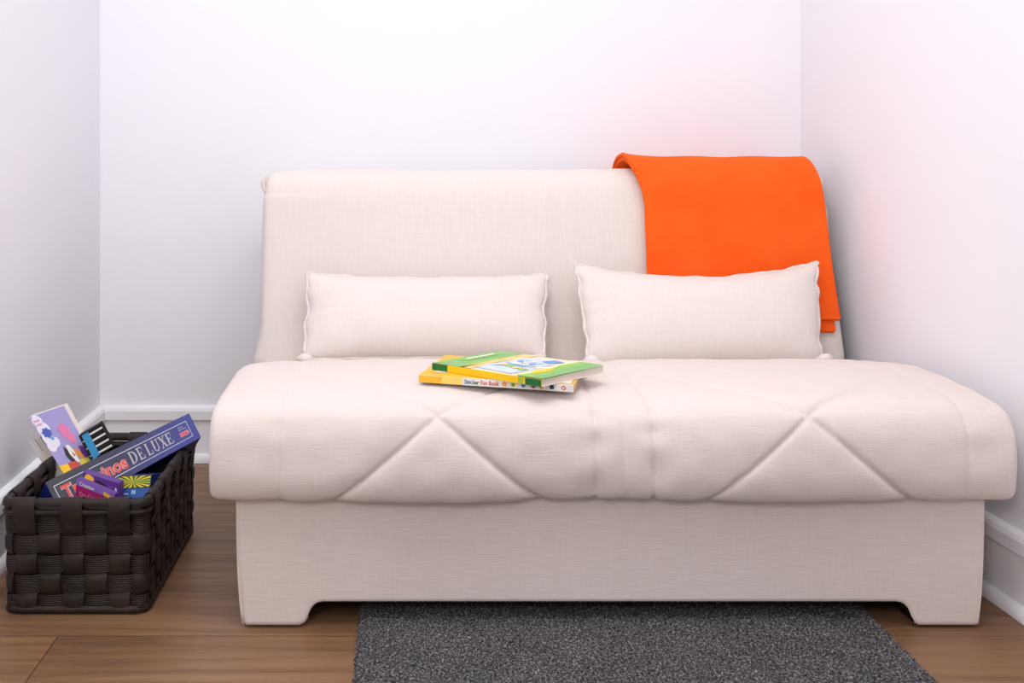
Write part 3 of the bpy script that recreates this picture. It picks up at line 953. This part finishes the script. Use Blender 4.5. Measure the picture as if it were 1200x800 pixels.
# serif capitals for the second title word, drawn stroke by stroke
def serif(ch, x, w):
    R = []; t = .22 * w; s_ = .09
    def bar(x0, y0, x1, y1): R.append([(x + x0 * w, y0), (x + x0 * w, y1), (x + x1 * w, y1), (x + x1 * w, y0)])
    def diag(xa, ya, xb, yb, th): R.append([(x + (xa) * w, ya), (x + xb * w, yb), (x + (xb + th) * w, yb), (x + (xa + th) * w, ya)])
    if ch == 'D':
        bar(.08, 0, .30, 1); bar(0, 0, .38, .07); bar(0, .93, .38, 1)
        n_ = 10
        for k in range(n_):
            a0, a1 = -math.pi / 2 + math.pi * k / n_, -math.pi / 2 + math.pi * (k + 1) / n_
            R.append([(x + (.35 + .60 * math.cos(a0)) * w, .5 + .5 * math.sin(a0)), (x + (.35 + .38 * math.cos(a0)) * w, .5 + .43 * math.sin(a0)),
                      (x + (.35 + .38 * math.cos(a1)) * w, .5 + .43 * math.sin(a1)), (x + (.35 + .60 * math.cos(a1)) * w, .5 + .5 * math.sin(a1))])
    elif ch == 'E':
        bar(.10, 0, .34, 1); bar(0, 0, .90, .08); bar(0, .92, .95, 1); bar(.3, .46, .68, .54); bar(.82, .08, .90, .28); bar(.85, .72, .95, .92); bar(.62, .36, .68, .64)
    elif ch == 'L':
        bar(.10, 0, .34, 1); bar(0, 0, .48, .07); bar(0, .92, .92, 1); bar(.84, .68, .92, .92)
    elif ch == 'U':
        bar(.10, 0, .32, .7); bar(0, 0, .44, .07); bar(.74, 0, .86, .7); bar(.62, 0, 1, .07)
        n_ = 8
        for k in range(n_):
            a0, a1 = math.pi * k / n_, math.pi * (k + 1) / n_
            R.append([(x + (.48 + .38 * math.cos(a)) * w, .7 + .3 * math.sin(a)) if q else (x + (.46 + .24 * math.cos(a)) * w, .7 + .2 * math.sin(a)) for a, q in ((a0, 1), (a0, 0), (a1, 0), (a1, 1))])
    elif ch == 'X':
        diag(.05, 0, .70, 1, .26); diag(.75, 0, .10, 1, .12); bar(0, 0, .42, .07); bar(.62, 0, 1, .07); bar(0, .93, .36, 1); bar(.58, .93, 1, 1)
    return R
u = .51
for ch, w, adv in (('D', .05, .058), ('E', .040, .060), ('L', .040, .046), ('U', .048, .053), ('X', .048, .052), ('E', .042, .05)):
    for pl in serif(ch, u, w):
        f.poly(mb, [(a, .30 + .42 * b) for a, b in pl], SILV, 2)
    u += adv
f.rect(mb, .875, .52, .940, .68, PINK, 1.5)
f.text(mb, 'IDEAL', .880, .545, .935, .655, RED, 2.2, .03)
f.text(mb, 'DELUXE', .880, .31, .915, .36, PALE, 2); f.text(mb, 'EDITION', .880, .40, .935, .45, PALE, 2)
done()
# maroon tray edge of the box below the lid, at its far right end
LILAC = plain('print_lilac', (160, 150, 204), .42); CLOUD = plain('print_cloud', (228, 224, 238), .42); ROYAL = plain('print_royal', (60, 84, 176), .42)
VIOLET = plain('print_violet', (92, 40, 140), .4); MAG = plain('print_magenta', (166, 30, 104), .4); CYAN = plain('print_cyan', (70, 160, 214), .4)
BLUE = plain('print_blue', (22, 84, 168), .4); DBLUE = plain('print_deep_blue', (24, 42, 96), .4); CITR = plain('print_citron', (222, 206, 40), .4)
ROSE = plain('print_rose', (222, 120, 170), .42); LAV = plain('print_lavender', (140, 104, 190), .4)

# lilac picture book
TL, TR = P(34, 489, 2.235), P(75, 475, 2.262)
dn = (P(73, 552, 2.19) - TL)
dn2 = (P(111, 541, 2.215) - TR)
mb, f, done = box_thing('picture_book', 'book', 'lilac picture book with a white cloud shape, leaning at the left rear of the basket',
    TL, TR, TR + dn2 * 1.55, TL + dn * 1.55, (.0035, .010, .003), [LILAC, WHITE, PAGES, PAGES, PAGES, WHITE], 'books in the basket')
# printed shapes
for (u, v, ru, rv) in ((.10, .07, .13, .075), (.16, .17, .17, .085), (.13, .27, .15, .08), (.24, .33, .16, .065), (.12, .37, .12, .06)):
    u0 = max(u, ru + .005)
    f.disc(mb, u0, v, ru, rv, CLOUD, 1.0 + .2 * u, 20)
f.text(mb, 'books', .05, .045, .20, .075, ROSE, 3, .02); f.text(mb, 'colour', .06, .09, .22, .12, ROSE, 3, .02)
f.disc(mb, .20, .215, .12, .055, ROYAL, 3, 24, .16, 0, 7); f.disc(mb, .26, .285, .05, .025, SKY, 3, 12, .1)
f.disc(mb, .66, .25, .14, .085, ROSE, 1, 24, .18, 1.0, 5); f.disc(mb, .74, .34, .11, .065, ROSE, 1.4, 20, .1, .4, 4)
f.poly(mb, [(.40, .40), (.34, .50), (.40, .60), (.50, .62), (.52, .50)], INK, 1.2)
f.poly(mb, [(.48, .40), (.46, .50), (.54, .60), (.62, .60), (.62, .47), (.56, .40)], WHITE, 1.8)
f.poly(mb, [(.54, .47), (.54, .53), (.60, .53)], RED, 2.4)
f.poly(mb, [(.66, .44), (.62, .52), (.72, .58), (.80, .62), (.78, .50)], ORG, 1.2)
f.poly(mb, [(.80, .44), (.78, .52), (.84, .60), (.96, .62), (.96, .46)], VIOLET, 1.2)
f.rect(mb, .0, .585, .26, .70, YEL, 1.5); f.rect(mb, .26, .58, .56, .68, RED, 1.5); f.rect(mb, .60, .58, .90, .66, CITR, 1.5)
done()
# grey book showing its page edges
mb, f, done = box_thing('worn_paperback', 'book', 'grey paperback showing pale page edges, behind the lilac book at the basket left edge',
    P(33.5, 518, 2.245), P(49, 511, 2.26), P(49 + 52, 511 + 72, 2.225), P(33.5 + 50, 518 + 76, 2.21), (.045, .060, .004), [PAGES, GREY, INK, GREY, GREY, GREY], 'books in the basket')
for k, (a, b, m_) in enumerate(((0, .10, GREY), (.22, .27, GREY), (.45, .5, plain('print_mid_grey', (120, 116, 118))), (.62, .66, GREY), (.86, 1, INK))):
    f.rect(mb, a, 0, b, 1, m_, 1)
done()
# black and white striped box
TL, TR = P(92, 511, 2.203), P(117.5, 496, 2.216)
BRs, BLs = P(117.5 + 15, 496 + 28, 2.222), P(92 + 14, 511 + 28, 2.205)
mb, f, done = box_thing('striped_box', 'box', 'small black box with white stripes and a light blue band, behind the long game box',
    TL, TR, BRs, BLs, (.001, .012, .003), [INK, INK, INK, INK, INK, INK])
f.rect(mb, .12, .04, .42, 1, CYAN, 1)
for k in range(4): f.rect(mb, .42, .12 + .25 * k, 1.0, .12 + .25 * k + .07, WHITE, 1.4)
for k in range(6): f.rect(mb, .04, .1 + .15 * k, .12, .14 + .15 * k, GREY, 1.2) if k % 2 else None
done()
# violet carton with a hanging slot
TL, TR = P(97.5, 552, 2.068), P(139.5, 565.5, 2.078)
mb, f, done = box_thing('violet_carton', 'box', 'small violet carton with an orange square and a dark slot, behind the magenta carton',
    TL, TR, P(141, 640, 2.06), P(95, 628, 2.05), (.003, .022, -.002), [VIOLET] * 6, 'small cartons at the front of the basket')
f.rect(mb, .0, .0, 1, .012, LAV, 1)
f.disc(mb, .17, .085, .13, .065, AMB, 1.5, 16, .10, 0, 4); f.rect(mb, .08, .04, .27, .12, ORG, 1.2)
f.poly(mb, [(.36, .07), (.36, .12), (.62, .16), (.62, .11), (.50, .08)], INK, 1.4)
f.rect(mb, .36, .17, 1, .18, LAV, 1.2)
f.text(mb, 'card', .70, .08, .82, .12, LAV, 2, .01); f.rect(mb, .88, .10, .93, .15, PALE, 1.4)
done()
# magenta carton
TL, TR = P(90, 561, 2.022), P(134, 579.5, 2.030)
mb, f, done = box_thing('magenta_carton', 'box', 'magenta carton with a lilac top strip and pale lettering, nearest the basket front rim',
    TL, TR, P(138, 650, 2.03), P(83, 640, 2.022), (.003, .018, -.001), [MAG, MAG, VIOLET, VIOLET, MAG, VIOLET], 'small cartons at the front of the basket')
f.rect(mb, 0, 0, 1, .085, LAV, 1)
f.text(mb, 'Creation', .08, .018, .46, .07, WHITE, 2, .02)
f.poly(mb, [(.72, .015), (.70, .08), (.97, .12), (1.0, .06)], AMB, 2); f.rect(mb, .97, .06, 1.0, .11, PINK, 2.4)
f.text(mb, 'Do Cabbage', .10, .16, .74, .245, PINK, 2)
done()
# blue carton with starburst
TL, TR = P(138.3, 558, 2.13), P(177.5, 556, 2.13)
BLs, BRs = P(140, 630, 2.085), P(172, 628, 2.085)
dv = P(199, 553, 2.20) - TR
mb, f, done = box_thing('starburst_carton', 'box', 'blue carton with a yellow and black starburst, right of the violet carton',
    TL, TR, BRs, BLs, dv * .85, [BLUE, DBLUE, DBLUE, DBLUE, DBLUE, DBLUE], 'small cartons at the front of the basket')
f.rect(mb, 0, .0, 1, .21, INK, 1)
cu_, cv_ = .46, .105
def edge_pt(a):
    c_, s_ = math.cos(a), math.sin(a) * .22
    k = 1e9
    if c_ > 1e-6: k = min(k, (.985 - cu_) / c_)
    if c_ < -1e-6: k = min(k, (cu_ - .015) / -c_)
    if s_ > 1e-6: k = min(k, (.20 - cv_) / s_)
    if s_ < -1e-6: k = min(k, (cv_ - .008) / -s_)
    return (cu_ + c_ * k, cv_ + s_ * k)
for k in range(16):
    a0 = 2 * math.pi * k / 16 + .1; a1 = a0 + .25
    f.poly(mb, [(cu_, cv_), edge_pt(a1), edge_pt(a0)], CITR if k % 3 else LIME, 1.8)
f.text(mb, 'ZOO', .40, .245, .54, .30, PALE, 2, .03); f.text(mb, 'in', .18, .28, .30, .31, WHITE, 2, .03)
f.rect(mb, .42, .235, .54, .315, CYAN, 1.2)
done()

# ------------------------------------------------------------------ light
def area(name, loc, target, sx, sy, power, col):
    l = bpy.data.lights.new(name, 'AREA'); l.shape = 'RECTANGLE'; l.size = sx; l.size_y = sy
    l.energy = power; l.color = col
    o = bpy.data.objects.new(name, l); COL.objects.link(o); o.location = loc
    o.rotation_euler = (Vector(target) - Vector(loc)).to_track_quat('-Z', 'Y').to_euler()
    return o
area('ceiling_bounce', (.05, 1.6, 2.42), (.1, 2.1, 0), 1.7, 1.5, 38, (.985, .985, 1))
area('window_light', (-.66, -.8, 1.7), (.5, 2.5, .75), .6, .6, 23, (1, .975, .965))
w = bpy.data.worlds.new('world'); S.world = w; w.use_nodes = True
bg = w.node_tree.nodes['Background']
bg.inputs['Color'].default_value = (.92, .93, 1, 1); bg.inputs['Strength'].default_value = .42
